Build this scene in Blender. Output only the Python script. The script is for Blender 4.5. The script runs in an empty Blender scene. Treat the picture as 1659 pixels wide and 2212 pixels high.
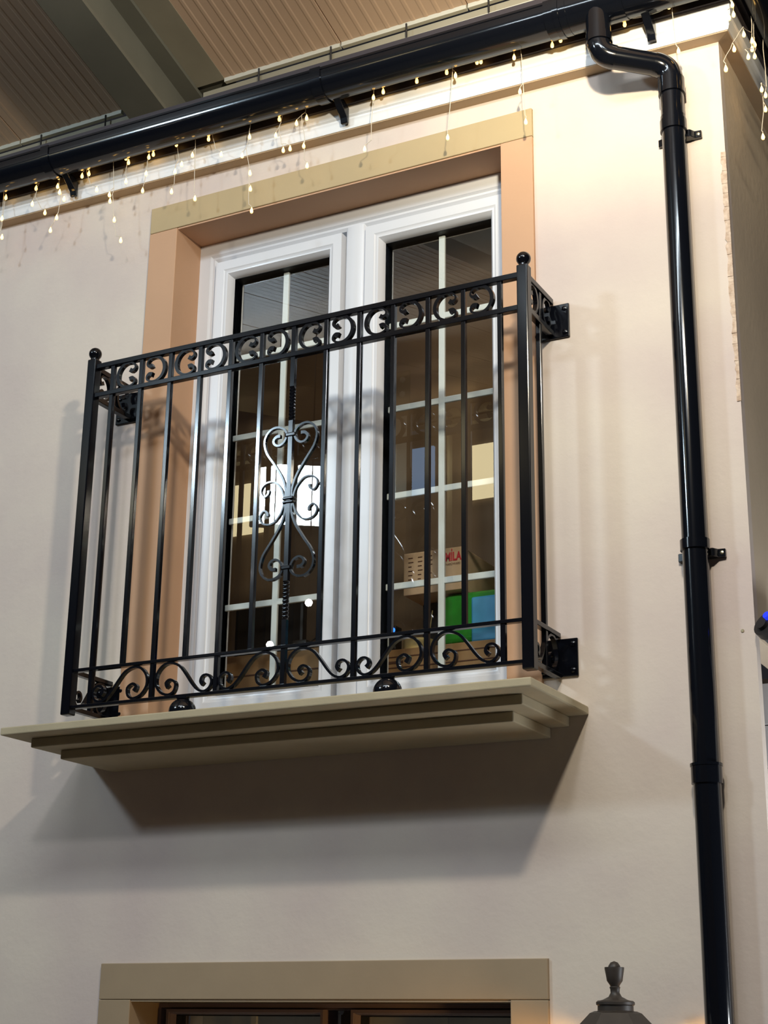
import bpy, bmesh, math, random
from mathutils import Vector, Matrix

random.seed(7)
scene = bpy.context.scene
COL = scene.collection

# ------------------------------------------------------------------ camera
cam_d = bpy.data.cameras.new('camera')
cam = bpy.data.objects.new('camera', cam_d)
COL.objects.link(cam)
yaw, pitch, roll, f_px = 0.485074, 0.322557, 0.0138644, 3422.95
fw = Vector((-math.sin(yaw)*math.cos(pitch), math.cos(yaw)*math.cos(pitch), math.sin(pitch)))
rt = Vector((math.cos(yaw), math.sin(yaw), 0))
up = rt.cross(fw)
R_ = math.cos(roll)*rt + math.sin(roll)*up
U_ = -math.sin(roll)*rt + math.cos(roll)*up
m = Matrix((R_, U_, -fw)).transposed().to_4x4()
m.translation = Vector((2.35895, -3.44972, -0.73949))
cam.matrix_world = m
cam_d.sensor_fit = 'VERTICAL'
cam_d.sensor_height = 24.0
cam_d.lens = f_px/2212*24.0
cam_d.clip_start = 0.05
scene.camera = cam

# ------------------------------------------------------------------ world, lights, exposure
world = bpy.data.worlds.new('hall_air'); scene.world = world
world.use_nodes = True
world.node_tree.nodes['Background'].inputs[0].default_value = (0.80, 0.80, 0.92, 1)
world.node_tree.nodes['Background'].inputs[1].default_value = 0.018
scene.view_settings.view_transform = 'Standard'
scene.view_settings.look = 'None'
scene.view_settings.gamma = 1.0
scene.view_settings.use_curve_mapping = False
scene.view_settings.exposure = 0.10


def area(name, loc, target, size, power, col):
    d = bpy.data.lights.new(name, 'AREA')
    d.shape = 'RECTANGLE'; d.size = size[0]; d.size_y = size[1]
    d.energy = power; d.color = col
    o = bpy.data.objects.new(name, d); COL.objects.link(o)
    o.location = loc
    o.rotation_euler = (Vector(target)-Vector(loc)).to_track_quat('-Z', 'Y').to_euler()
    return o


LA = (1.75, -5.0, 3.00)
LB = (-2.87, -4.80, 2.72)
LD = (1.88, -1.95, 1.66)
LE = (1.0, -3.2, 2.72)
area('flood_light_a', LA, (0.5, 0, 0.4), (0.34, 0.24), 36, (0.92, 0.95, 1.0))
area('flood_light_b', LB, (0.3, 0, 0.5), (0.46, 0.40), 80, (0.66, 0.85, 1.0))
area('flood_light_d', LD, (1.25, 0, 1.5), (0.14, 0.10), 34, (1.0, 0.90, 0.72))
area('batten_light_e', LE, (0.0, 0, 0.6), (2.6, 0.10), 40, (0.79, 0.91, 1.0))
sp = bpy.data.lights.new('spot_light_c', 'SPOT')
sp.energy = 135; sp.color = (1.0, 0.86, 0.58); sp.spot_size = math.radians(46); sp.spot_blend = 1.0
sp.shadow_soft_size = 0.04
spo = bpy.data.objects.new('spot_light_c', sp); COL.objects.link(spo)
spo.location = (1.86, -1.93, 1.70)
spo.rotation_euler = (Vector((1.22, 0, 1.95))-Vector(spo.location)).to_track_quat('-Z', 'Y').to_euler()

# ------------------------------------------------------------------ materials
def mat(name, col, rough=0.5, metal=0.0, coat=0.0, var=0.0, vscale=3.0, col2=None, bump=0.0, bscale=80.0,
        emit=None, estr=0.0, spec=0.5):
    m = bpy.data.materials.new(name); m.use_nodes = True
    nt = m.node_tree; b = nt.nodes['Principled BSDF']
    b.inputs['Base Color'].default_value = (*col, 1)
    b.inputs['Roughness'].default_value = rough
    b.inputs['Metallic'].default_value = metal
    b.inputs['Coat Weight'].default_value = coat
    b.inputs['Coat Roughness'].default_value = 0.05
    b.inputs['Specular IOR Level'].default_value = spec
    tc = nt.nodes.new('ShaderNodeTexCoord')
    geo = nt.nodes.new('ShaderNodeNewGeometry')
    if var > 0 or col2:
        n = nt.nodes.new('ShaderNodeTexNoise'); n.inputs['Scale'].default_value = vscale
        n.inputs['Detail'].default_value = 6
        nt.links.new(geo.outputs['Position'], n.inputs['Vector'])
        r = nt.nodes.new('ShaderNodeValToRGB')
        r.color_ramp.elements[0].position = 0.35; r.color_ramp.elements[1].position = 0.68
        c2 = col2 if col2 else tuple(c*(1-var) for c in col)
        r.color_ramp.elements[0].color = (*col, 1); r.color_ramp.elements[1].color = (*c2, 1)
        nt.links.new(n.outputs['Fac'], r.inputs['Fac'])
        nt.links.new(r.outputs['Color'], b.inputs['Base Color'])
    if bump > 0:
        n2 = nt.nodes.new('ShaderNodeTexNoise'); n2.inputs['Scale'].default_value = bscale
        n2.inputs['Detail'].default_value = 4
        nt.links.new(geo.outputs['Position'], n2.inputs['Vector'])
        bp = nt.nodes.new('ShaderNodeBump'); bp.inputs['Strength'].default_value = bump
        bp.inputs['Distance'].default_value = 0.004
        nt.links.new(n2.outputs['Fac'], bp.inputs['Height'])
        nt.links.new(bp.outputs['Normal'], b.inputs['Normal'])
    if emit:
        b.inputs['Emission Color'].default_value = (*emit, 1)
        b.inputs['Emission Strength'].default_value = estr
    return m


M = {}
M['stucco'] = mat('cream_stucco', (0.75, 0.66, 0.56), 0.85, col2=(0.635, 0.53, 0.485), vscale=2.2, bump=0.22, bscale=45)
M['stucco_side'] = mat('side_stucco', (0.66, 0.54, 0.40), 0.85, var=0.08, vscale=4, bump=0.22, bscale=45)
M['raw_plaster'] = mat('raw_plaster', (0.72, 0.58, 0.46), 0.95, col2=(0.50, 0.36, 0.26), vscale=70, bump=0.7, bscale=120)
M['peach'] = mat('peach_paint', (0.60, 0.36, 0.215), 0.7, var=0.05, vscale=6, bump=0.08, bscale=60)
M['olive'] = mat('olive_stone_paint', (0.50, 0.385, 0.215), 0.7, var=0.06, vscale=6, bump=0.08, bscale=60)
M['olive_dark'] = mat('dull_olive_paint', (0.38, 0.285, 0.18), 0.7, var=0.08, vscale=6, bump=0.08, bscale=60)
M['ledge'] = mat('ledge_stone_paint', (0.47, 0.40, 0.265), 0.8, var=0.10, vscale=9, bump=0.15, bscale=60)
M['upvc'] = mat('white_upvc', (0.74, 0.75, 0.78), 0.28)
M['barwhite'] = mat('white_glazing_bar', (0.88, 0.90, 0.91), 0.35)
M['white'] = mat('white_gloss_paint', (0.84, 0.84, 0.83), 0.4)
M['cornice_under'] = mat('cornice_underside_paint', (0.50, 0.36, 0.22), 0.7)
M['black'] = mat('black_gloss_iron', (0.003, 0.0035, 0.006), 0.14, coat=0.15, spec=0.35)
M['pvc'] = mat('black_gloss_pvc', (0.004, 0.005, 0.008), 0.13, coat=0.3, spec=0.4)
M['fascia'] = mat('dark_fascia_paint', (0.035, 0.026, 0.030), 0.55)
M['gasket'] = mat('black_gasket', (0.006, 0.006, 0.006), 0.5)
M['sheet'] = mat('beige_roof_sheet', (0.70, 0.49, 0.335), 0.6, var=0.10, vscale=1.5)
M['steel'] = mat('olive_grey_steel', (0.20, 0.19, 0.145), 0.55, var=0.2, vscale=3)
M['purlin'] = mat('beige_grey_purlin', (0.36, 0.32, 0.23), 0.6, var=0.15, vscale=5)
M['paletrim'] = mat('pale_trim', (0.62, 0.60, 0.50), 0.5)
M['concrete'] = mat('hall_floor_concrete', (0.20, 0.17, 0.14), 0.7, var=0.15, vscale=1.0)
M['hallwall'] = mat('hall_wall_brown', (0.20, 0.15, 0.10), 0.8, var=0.2, vscale=1.0)
M['roomwall'] = mat('room_wall_brown', (0.20, 0.135, 0.085), 0.8, var=0.1, vscale=2)
M['daylight'] = mat('daylit_panel', (0.8, 0.75, 0.6), 0.6, emit=(1.0, 0.84, 0.48), estr=4.2)
M['bluelight'] = mat('daylit_blue_panel', (0.3, 0.5, 0.7), 0.6, emit=(0.30, 0.52, 0.85), estr=1.5)
M['ledwhite'] = mat('led_lamp_face', (0.9, 0.9, 0.9), 0.5, emit=(1, 0.98, 0.95), estr=40)
M['card'] = mat('cardboard', (0.72, 0.50, 0.33), 0.85, var=0.1, vscale=15)
M['card2'] = mat('dull_cardboard', (0.43, 0.25, 0.12), 0.85, var=0.1, vscale=12)
M['ink_red'] = mat('red_print', (0.62, 0.02, 0.04), 0.7)
M['ink_dark'] = mat('dark_print', (0.12, 0.05, 0.03), 0.8)
M['green'] = mat('green_plastic_bag', (0.03, 0.36, 0.03), 0.35, var=0.4, vscale=18)
M['blue'] = mat('blue_plastic_bag', (0.08, 0.42, 0.80), 0.35, var=0.2, vscale=18)
M['tape'] = mat('golden_tape', (0.80, 0.60, 0.25), 0.35)
M['darkplastic'] = mat('dark_plastic', (0.015, 0.013, 0.013), 0.45)
M['bulb'] = mat('warm_led_bulb', (1, 0.8, 0.5), 0.4, emit=(1.0, 0.55, 0.13), estr=4.5)
M['wire'] = mat('clear_white_wire', (0.75, 0.68, 0.55), 0.4)
M['bronze'] = mat('weathered_bronze', (0.045, 0.035, 0.028), 0.5, var=0.3, vscale=30)
M['grey'] = mat('grey_camera_housing', (0.10, 0.12, 0.14), 0.4)
M['lensblue'] = mat('blue_lens', (0.02, 0.03, 0.5), 0.1, emit=(0.02, 0.05, 1.0), estr=0.8)
M['led_blue'] = mat('blue_led', (0.0, 0.05, 0.8), 0.3, emit=(0.01, 0.10, 1.0), estr=6)
M['tile'] = mat('white_wall_tile', (0.82, 0.83, 0.86), 0.2)
M['grout'] = mat('grey_grout', (0.20, 0.19, 0.19), 0.9)
M['shadedwhite'] = mat('shade_tinted_white_frame', (0.22, 0.165, 0.165), 0.35)  # white frame with its shade put into the colour as mauve grey
M['screw'] = mat('zinc_screw', (0.5, 0.45, 0.3), 0.35, metal=1.0)


def glass_mat(name, tint, ior):
    m = bpy.data.materials.new(name); m.use_nodes = True
    nt = m.node_tree; nt.nodes.remove(nt.nodes['Principled BSDF'])
    out = nt.nodes['Material Output']
    mix = nt.nodes.new('ShaderNodeMixShader'); fr = nt.nodes.new('ShaderNodeFresnel')
    fr.inputs['IOR'].default_value = ior
    tr = nt.nodes.new('ShaderNodeBsdfTransparent'); tr.inputs[0].default_value = (*tint, 1)
    gl = nt.nodes.new('ShaderNodeBsdfGlossy'); gl.inputs['Roughness'].default_value = 0.0
    ge = nt.nodes.new('ShaderNodeNewGeometry'); mu = nt.nodes.new('ShaderNodeMath'); mu.operation = 'MULTIPLY'
    iv = nt.nodes.new('ShaderNodeMath'); iv.operation = 'SUBTRACT'; iv.inputs[0].default_value = 1.0
    nt.links.new(ge.outputs['Backfacing'], iv.inputs[1]); nt.links.new(fr.outputs[0], mu.inputs[0]); nt.links.new(iv.outputs[0], mu.inputs[1])
    nt.links.new(mu.outputs[0], mix.inputs[0]); nt.links.new(tr.outputs[0], mix.inputs[1])
    nt.links.new(gl.outputs[0], mix.inputs[2]); nt.links.new(mix.outputs[0], out.inputs[0])
    return m


M['glass'] = glass_mat('double_glazing', (0.96, 0.97, 0.95), 2.35)
M['lampglass'] = glass_mat('lantern_glass', (0.95, 0.9, 0.8), 1.5)

# ------------------------------------------------------------------ builders
WLOC = {}


class MB:
    def __init__(s):
        s.v = []; s.f = []

    def add(s, vs, fs):
        n = len(s.v); s.v += [tuple(v) for v in vs]; s.f += [tuple(i+n for i in f) for f in fs]
        return s

    def box(s, x0, x1, y0, y1, z0, z1):
        vs = [(x, y, z) for z in (z0, z1) for y in (y0, y1) for x in (x0, x1)]
        return s.add(vs, [(0, 2, 3, 1), (4, 5, 7, 6), (0, 1, 5, 4), (2, 6, 7, 3), (0, 4, 6, 2), (1, 3, 7, 5)])

    def hexa(s, b, t):
        """b and t: four bottom and four top points in the same turning order (counter-clockwise seen from above)"""
        return s.add(list(b)+list(t), [(3, 2, 1, 0), (4, 5, 6, 7)] + [(i, (i+1) % 4, 4+(i+1) % 4, 4+i) for i in range(4)])

    def tube(s, path, r, seg=10, caps=True, radii=None):
        path = [Vector(p) for p in path]; n = len(path)
        t0 = (path[1]-path[0]).normalized()
        a = Vector((0, 0, 1)) if abs(t0.z) < 0.9 else Vector((1, 0, 0))
        u = t0.cross(a).normalized()
        vs = []; fs = []
        for i, p in enumerate(path):
            if i == 0: t = path[1]-path[0]
            elif i == n-1: t = path[-1]-path[-2]
            else: t = (path[i+1]-path[i]).normalized()+(path[i]-path[i-1]).normalized()
            t.normalize()
            u = (u-t*u.dot(t)).normalized(); w = t.cross(u)
            rr = radii[i] if radii else r
            for k in range(seg):
                an = 2*math.pi*k/seg
                vs.append(p+(u*math.cos(an)+w*math.sin(an))*rr)
        for i in range(n-1):
            for k in range(seg):
                k2 = (k+1) % seg
                fs.append((i*seg+k, i*seg+k2, (i+1)*seg+k2, (i+1)*seg+k))
        if caps:
            fs.append(tuple(range(seg-1, -1, -1))); fs.append(tuple((n-1)*seg+k for k in range(seg)))
        return s.add(vs, fs)

    def lathe(s, prof, c, seg=24, axis='z', rot=0.0):
        """prof: list of (radius, height) about the axis through c"""
        vs = []; fs = []; n = len(prof)
        for r, h in prof:
            for k in range(seg):
                an = 2*math.pi*k/seg+rot
                a, b = r*math.cos(an), r*math.sin(an)
                if axis == 'z': vs.append((c[0]+a, c[1]+b, c[2]+h))
                elif axis == 'y': vs.append((c[0]+b, c[1]+h, c[2]+a))
                else: vs.append((c[0]+h, c[1]+a, c[2]+b))
        for i in range(n-1):
            for k in range(seg):
                k2 = (k+1) % seg
                fs.append((i*seg+k, i*seg+k2, (i+1)*seg+k2, (i+1)*seg+k))
        fs.append(tuple(range(seg-1, -1, -1))); fs.append(tuple((n-1)*seg+k for k in range(seg)))
        return s.add(vs, fs)

    def prism(s, poly, fn, d0, d1):
        """poly: 2D outline; fn(a, b, d) gives the 3D point; extruded from d0 to d1"""
        n = len(poly)
        vs = [fn(a, b, d0) for a, b in poly]+[fn(a, b, d1) for a, b in poly]
        fs = [tuple(range(n)), tuple(range(2*n-1, n-1, -1))]+[(i, n+i, n+(i+1) % n, (i+1) % n) for i in range(n)]
        return s.add(vs, fs)

    def ribbon(s, pts, ws, fn, depth, sub=4):
        """pts: 2D centre line, ws: half widths; extruded by depth; fn(a, b, d) gives the 3D point"""
        P = []; W = []
        n = len(pts)
        for i in range(n-1):
            p0 = pts[max(i-1, 0)]; p1 = pts[i]; p2 = pts[i+1]; p3 = pts[min(i+2, n-1)]
            for k in range(sub):
                t = k/sub
                q = []
                for c in (0, 1):
                    q.append(0.5*((2*p1[c])+(-p0[c]+p2[c])*t+(2*p0[c]-5*p1[c]+4*p2[c]-p3[c])*t*t+(-p0[c]+3*p1[c]-3*p2[c]+p3[c])*t**3))
                P.append(Vector(q)); W.append(ws[i]*(1-t)+ws[i+1]*t)
        P.append(Vector(pts[-1])); W.append(ws[-1])
        vs = []; fs = []
        N = len(P)
        for i in range(N):
            t = (P[min(i+1, N-1)]-P[max(i-1, 0)]).normalized()
            nn = Vector((-t.y, t.x))
            a = P[i]+nn*W[i]; b = P[i]-nn*W[i]
            vs += [fn(a.x, a.y, -depth/2), fn(b.x, b.y, -depth/2), fn(b.x, b.y, depth/2), fn(a.x, a.y, depth/2)]
        for i in range(N-1):
            for k in range(4):
                k2 = (k+1) % 4
                fs.append((4*i+k, 4*i+k2, 4*i+4+k2, 4*i+4+k))
        fs.append((3, 2, 1, 0)); e = 4*(N-1); fs.append((e, e+1, e+2, e+3))
        return s.add(vs, fs)

    def build(s, name, material, parent=None, smooth=False, origin=None, bevel=0.0, bseg=2):
        if origin is None:
            lo = [min(v[i] for v in s.v) for i in range(3)]; hi = [max(v[i] for v in s.v) for i in range(3)]
            origin = ((lo[0]+hi[0])/2, (lo[1]+hi[1])/2, lo[2])
        me = bpy.data.meshes.new(name)
        me.from_pydata([(v[0]-origin[0], v[1]-origin[1], v[2]-origin[2]) for v in s.v], [], s.f)
        bm = bmesh.new(); bm.from_mesh(me); bmesh.ops.recalc_face_normals(bm, faces=bm.faces)
        bm.to_mesh(me); bm.free()
        me.materials.append(material)
        if smooth:
            for p in me.polygons: p.use_smooth = True
            me.set_sharp_from_angle(angle=math.radians(38))
        o = bpy.data.objects.new(name, me); COL.objects.link(o)
        put(o, origin, parent)
        if bevel > 0:
            b = o.modifiers.new('bevel', 'BEVEL'); b.width = bevel; b.segments = bseg; b.limit_method = 'ANGLE'
            b.angle_limit = math.radians(40)
        return o


def put(o, world_loc, parent):
    WLOC[o.name] = Vector(world_loc)
    if parent is not None:
        o.parent = parent
        o.location = Vector(world_loc)-WLOC[parent.name]
    else:
        o.location = Vector(world_loc)


def inst(src, world_loc, parent, name=None):
    o = src.copy(); COL.objects.link(o)
    put(o, world_loc, parent)
    return o


def thing(name, loc, label, cat, group=None):
    o = bpy.data.objects.new(name, None); COL.objects.link(o); o.empty_display_size = 0.05
    put(o, loc, None)
    return tag(o, label, cat, group)


def tag(o, label, cat, group=None):
    o['label'] = label; o['category'] = cat
    if group: o['group'] = group
    return o


def struct(o, label=None):
    o['kind'] = 'structure'
    if label: o['label'] = label
    return o


def sthing(name, loc, label=None):
    o = bpy.data.objects.new(name, None); COL.objects.link(o); o.empty_display_size = 0.05
    put(o, loc, None)
    return struct(o, label)


XZ = lambda a, b, d: (a, d, b)

# ------------------------------------------------------------------ dimensions
XS0, XS1 = -0.264, 0.976          # outer edges of the surrounds
XO0, XO1 = -0.165, 0.8843         # openings
ZS1, ZO1 = 1.643, 1.553           # lintel top / underside, upper window
ZL, ZLI = -0.557, -0.651          # lower window
XC = 1.488                        # building corner
WT = 0.032                        # facade thickness

# ------------------------------------------------------------------ hall shell
floor = struct(MB().box(-9, 6, -7.6, 3, -2.4, -2.3).build('floor', M['concrete']), 'concrete hall floor')
# front wall: one slab with two openings
xs = [-4.0, XS0, XS1, XC]; zs = [-2.3, -2.1, ZL, 0.0, ZS1, 1.86]
wb = MB()
for i in range(3):
    for k in range(5):
        if i == 1 and k in (1, 3): continue
        wb.box(xs[i], xs[i+1], 0, WT, zs[k], zs[k+1])
wf = wb.build('wall_front', M['stucco'])
bm = bmesh.new(); bm.from_mesh(wf.data); bmesh.ops.remove_doubles(bm, verts=bm.verts, dist=1e-5)
seen = {}
for f in list(bm.faces):
    seen.setdefault(tuple(sorted(v.index for v in f.verts)), []).append(f)
bmesh.ops.delete(bm, geom=[f for g in seen.values() if len(g) > 1 for f in g], context='FACES_ONLY')
bmesh.ops.recalc_face_normals(bm, faces=bm.faces); bm.to_mesh(wf.data); bm.free()
struct(wf, 'cream rendered facade wall around the balcony window')
# ragged strip of broken plaster at the corner
rp = MB(); random.seed(3)
zz = 1.375; pts = []
while zz > 0.70:
    t = (1.375-zz)/0.675
    w = 0.012*(1-0.35*t)+random.uniform(-0.003, 0.0035)
    pts.append((XC-w, zz)); zz -= random.uniform(0.008, 0.018)
for i in range(len(pts)-1):
    a, b = pts[i], pts[i+1]
    dy = random.uniform(0.0008, 0.004)
    rp.hexa([(b[0], -dy, b[1]), (XC+0.001, -dy*0.4, b[1]), (XC+0.001, 0.004, b[1]), (b[0], 0.004, b[1])],
            [(a[0], -dy, a[1]), (XC+0.001, -dy*0.4, a[1]), (XC+0.001, 0.004, a[1]), (a[0], 0.004, a[1])])
o = rp.build('broken_plaster', M['raw_plaster'], wf); o['label'] = 'ragged strip of broken plaster along the corner'
sn = MB().lathe([(0.0015, 0), (0.004, -0.001), (0.003, -0.003)], (1.459, 0.0, 0.15), 10, 'y').build('nail_head', M['screw'], wf)

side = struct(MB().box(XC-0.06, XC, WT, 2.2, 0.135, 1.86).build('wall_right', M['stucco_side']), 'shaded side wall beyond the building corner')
yl = area('tile_fill_light', (2.15, 0.06, -0.75), (1.3, 0.4, 0.0), (0.2, 0.2), 6.5, (0.92, 0.96, 1.0))  # added fill with no known source, brightens the tiles and side wall
rear = MB().box(1.08, 3.4, 0.40, 0.46, -2.3, 0.125).build('wall_rear', M['grout']); struct(rear, 'white tiled wall behind the facade')
tl = None
for i in range(6):
    for k in range(13):
        x = 1.10+i*0.2; z = -1.25+k*0.105
        if tl is None:
            tl = MB().box(x, x+0.197, 0.392, 0.40, z, z+0.1025).build('tile', M['tile'], rear, bevel=0.001, bseg=1); t0 = WLOC[tl.name].copy()
        else:
            inst(tl, t0+Vector((i*0.2, 0, k*0.105)), rear)

# opposite side of the hall, seen in the glass
opp = struct(MB().box(-9, 4, -7.6, -7.5, -2.3, 4.4).build('wall_opposite', M['hallwall']), 'brown far wall of the hall mirrored in the panes')
for (x0, x1) in ((-2.84, -2.2), (-5.9, -4.75)):
    o = MB().box(x0, x1, -7.5, -7.47, 3.50, 3.97).build('daylight_panel', M['daylight'], opp)
    o['label'] = 'pale yellow daylit panel'
o = MB().box(-3.47, -3.10, -7.5, -7.47, 3.62, 4.03).build('daylight_panel', M['bluelight'], opp); o['label'] = 'pale blue daylit panel'
MB().tube([(-9, -7.40, 4.30), (4, -7.40, 4.30)], 0.075, 14).build('eave_beam', M['purlin'], opp, smooth=True)
MB().box(-9, 4, -7.5, -7.42, 4.17, 4.215).build('eave_strip', M['paletrim'], opp)
MB().box(-3.03, -2.94, -7.5, -7.40, 1.0, 4.28).build('wall_post', M['paletrim'], opp)

# roof of the hall: ribbed sheets, rafter, purlin
SL = 0.275
def rz(y, z0=2.28): return z0-SL*(y-0.3)
ceil_ = sthing('ceiling', (0.3, -3.0, 2.28), 'beige ribbed roof sheets over the facade')
YE, YF = 0.30, -7.5
def sheet(x0, x1, nr):
    b = MB(); prof = []
    p = (x1-x0)/nr
    for i in range(nr):
        a = x0+i*p
        prof += [(a, 0), (a+p*0.60, 0), (a+p*0.70, -0.0014), (a+p*0.90, -0.0014)]
    prof.append((x1-0.004, 0))
    n = len(prof); vs = []
    for y in (YE, YF):
        for x, h in prof: vs.append((x, y, rz(y)+h))
        for x, h in prof: vs.append((x, y, rz(y)+h+0.012))
    fs = []
    for i in range(n-1):
        fs.append((i, i+1, 2*n+i+1, 2*n+i)); fs.append((n+i, 3*n+i, 3*n+i+1, n+i+1))
        fs.append((i, n+i, n+i+1, i+1))
    fs.append((0, 2*n, 3*n, n)); fs.append((n-1, 2*n-1, 4*n-1, 3*n-1))
    return b.add(vs, fs)
edges = [(-0.236+0.443*i, -0.236+0.443*(i+1)) for i in range(6)]+[(-0.65-0.443*(i+1), -0.65-0.443*i) for i in range(8)]
s0 = None
for (x0, x1) in edges:
    if s0 is None:
        s0 = sheet(x0, x1, 10).build('roof_sheet', M['sheet'], ceil_); l0 = WLOC[s0.name].copy(); xx0 = x0
        e0 = MB().box(x0, x1-0.006, YE-0.003, YE+0.012, 2.266, 2.288).build('sheet_edge', M['paletrim'], ceil_); el0 = WLOC[e0.name].copy()
    else:
        inst(s0, l0+Vector((x0-xx0, 0, 0)), ceil_); inst(e0, el0+Vector((x0-xx0, 0, 0)), ceil_)
def slope_box(x0, x1, z0, z1, y0=0.6, y1=YF):
    return MB().hexa([(x0, y1, rz(y1, z0)), (x1, y1, rz(y1, z0)), (x1, y0, rz(y0, z0)), (x0, y0, rz(y0, z0))],
                     [(x0, y1, rz(y1, z1)), (x1, y1, rz(y1, z1)), (x1, y0, rz(y0, z1)), (x0, y0, rz(y0, z1))])
slope_box(-0.66, -0.226, 2.29, 2.31).build('cover_strip', M['steel'], ceil_)
slope_box(-0.352, -0.236, 2.277, 2.289, 0.3).build('flashing', M['purlin'], ceil_)
bmth = thing('roof_beam', (-0.415, -3, 2.05), 'olive grey steel roof beam crossing above the gutter', 'beam')
slope_box(-0.483, -0.345, 2.050, 2.064).build('bottom_flange', M['steel'], bmth)
slope_box(-0.420, -0.408, 2.064, 2.262).build('web', M['steel'], bmth)
slope_box(-0.483, -0.345, 2.262, 2.276).build('top_flange', M['steel'], bmth)
pur = thing('eave_purlin', (0, 0.34, 2.1), 'beige grey eave purlin with pale lip behind the gutter', 'purlin')
MB().box(-4, -0.50, 0.315, 0.36, 2.08, 2.262).build('channel', M['purlin'], pur)
MB().box(-0.33, 3, 0.315, 0.36, 2.08, 2.262).build('channel', M['purlin'], pur)
MB().box(-4, -0.50, 0.295, 0.315, 2.212, 2.224).build('lip', M['paletrim'], pur)
MB().box(-0.33, 3, 0.295, 0.315, 2.212, 2.224).build('lip', M['paletrim'], pur)
r0 = None
for x in (-1.0, -0.72, -0.10, 0.17, 0.44, 0.72, 1.0):
    if r0 is None: r0 = MB().tube([(x, 0.30, 2.16), (x, 0.295, 2.275)], 0.003, 6).build('hanger', M['darkplastic'], pur); rl = WLOC[r0.name].copy(); rx = x
    else: inst(r0, rl+Vector((x-rx, 0, 0)), pur)
# bolted hanger plate of the hall frame (mirrored in the right sash)
hp = thing('frame_plate', (-2.13, -5, 2.64), 'bolted steel frame plate mirrored in the right sash', 'plate')
MB().box(-2.185, -2.08, -5.02, -5.0, 2.64, 3.56).build('plate', M['purlin'], hp, bevel=0.01)
for z in (3.49, 3.385):
    MB().lathe([(0.022, 0), (0.022, 0.014), (0.012, 0.02)], (-2.13, -5.0, z), 6, 'y').build('bolt', M['paletrim'], hp)
# lamp housings
def housing(name, loc, target, size, label):
    h = thing(name, loc, label, 'lamp')
    b = MB().box(-size[0]/2-0.03, size[0]/2+0.03, -size[1]/2-0.03, size[1]/2+0.03, 0.012, 0.09).build('housing', M['grey'], None, bevel=0.008)
    b.parent = h; b.location = (0, 0, 0.012)
    y = MB().box(-0.015, 0.015, -0.015, 0.015, 0.09, 0.35).build('stem', M['grey'], None); y.parent = h; y.location = (0, 0, 0.09)
    h.rotation_euler = (Vector(target)-Vector(loc)).to_track_quat('-Z', 'Y').to_euler()
housing('flood_lamp', LB, (0.3, 0, 0.5), (0.46, 0.40), 'white rectangular flood lamp mirrored in the left sash')
for (x, z, lb) in ((-2.226, 1.702, 'upper small round lamp mirrored in the left sash'), (-2.484, 1.474, 'lower small round lamp mirrored in the left sash')):
    g = thing('globe_lamp', (x, -4.0, z), lb, 'lamp', 'small round hall lamps')
    MB().lathe([(0.002, -0.022), (0.014, -0.018), (0.022, -0.006), (0.022, 0.006), (0.014, 0.018), (0.004, 0.022)], (x, -4.0, z), 14).build('globe', M['ledwhite'], g, smooth=True)
    MB().tube([(x, -4.0, z+0.022), (x, -4.0, rz(-4.0)-0.01)], 0.004, 6).build('cord', M['darkplastic'], g)

# ------------------------------------------------------------------ surrounds (trim_1 upper, trim_2 lower)
def surround(name, z0, z1, z2, label, inner, face):
    t = sthing(name, (0.356, 0, z0), label)
    MB().box(XS0, XS1, -0.010, 0.26, z1+0.005, z2).build('lintel', face, t, bevel=0.002)
    MB().box(XO0, XO1, -0.006, 0.26, z1, z1+0.006).build('soffit', inner, t)
    MB().box(XS0, XO0, -0.010, 0.26, z0, z1+0.004).build('jamb', inner, t, bevel=0.002)
    MB().box(XO1, XS1, -0.010, 0.26, z0, z1+0.004).build('jamb', inner, t, bevel=0.002)
    return t
surround('trim_1', 0.0, ZO1, ZS1, 'olive lintel and peach jambs around the balcony window', M['peach'], M['olive'])
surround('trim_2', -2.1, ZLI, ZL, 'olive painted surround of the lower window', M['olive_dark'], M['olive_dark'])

# ------------------------------------------------------------------ windows
def frame_sweep(x0, x1, z0, z1, prof):
    """mitred rectangular frame; prof: closed outline of (inset, y)"""
    n = len(prof); vs = []; fs = []
    for cx, cz, sx, sz in ((x0, z0, 1, 1), (x1, z0, -1, 1), (x1, z1, -1, -1), (x0, z1, 1, -1)):
        for d, y in prof: vs.append((cx+sx*d, y, cz+sz*d))
    for c in range(4):
        c2 = (c+1) % 4
        for i in range(n):
            j = (i+1) % n
            fs.append((c*n+i, c*n+j, c2*n+j, c2*n+i))
    return MB().add(vs, fs)

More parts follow.
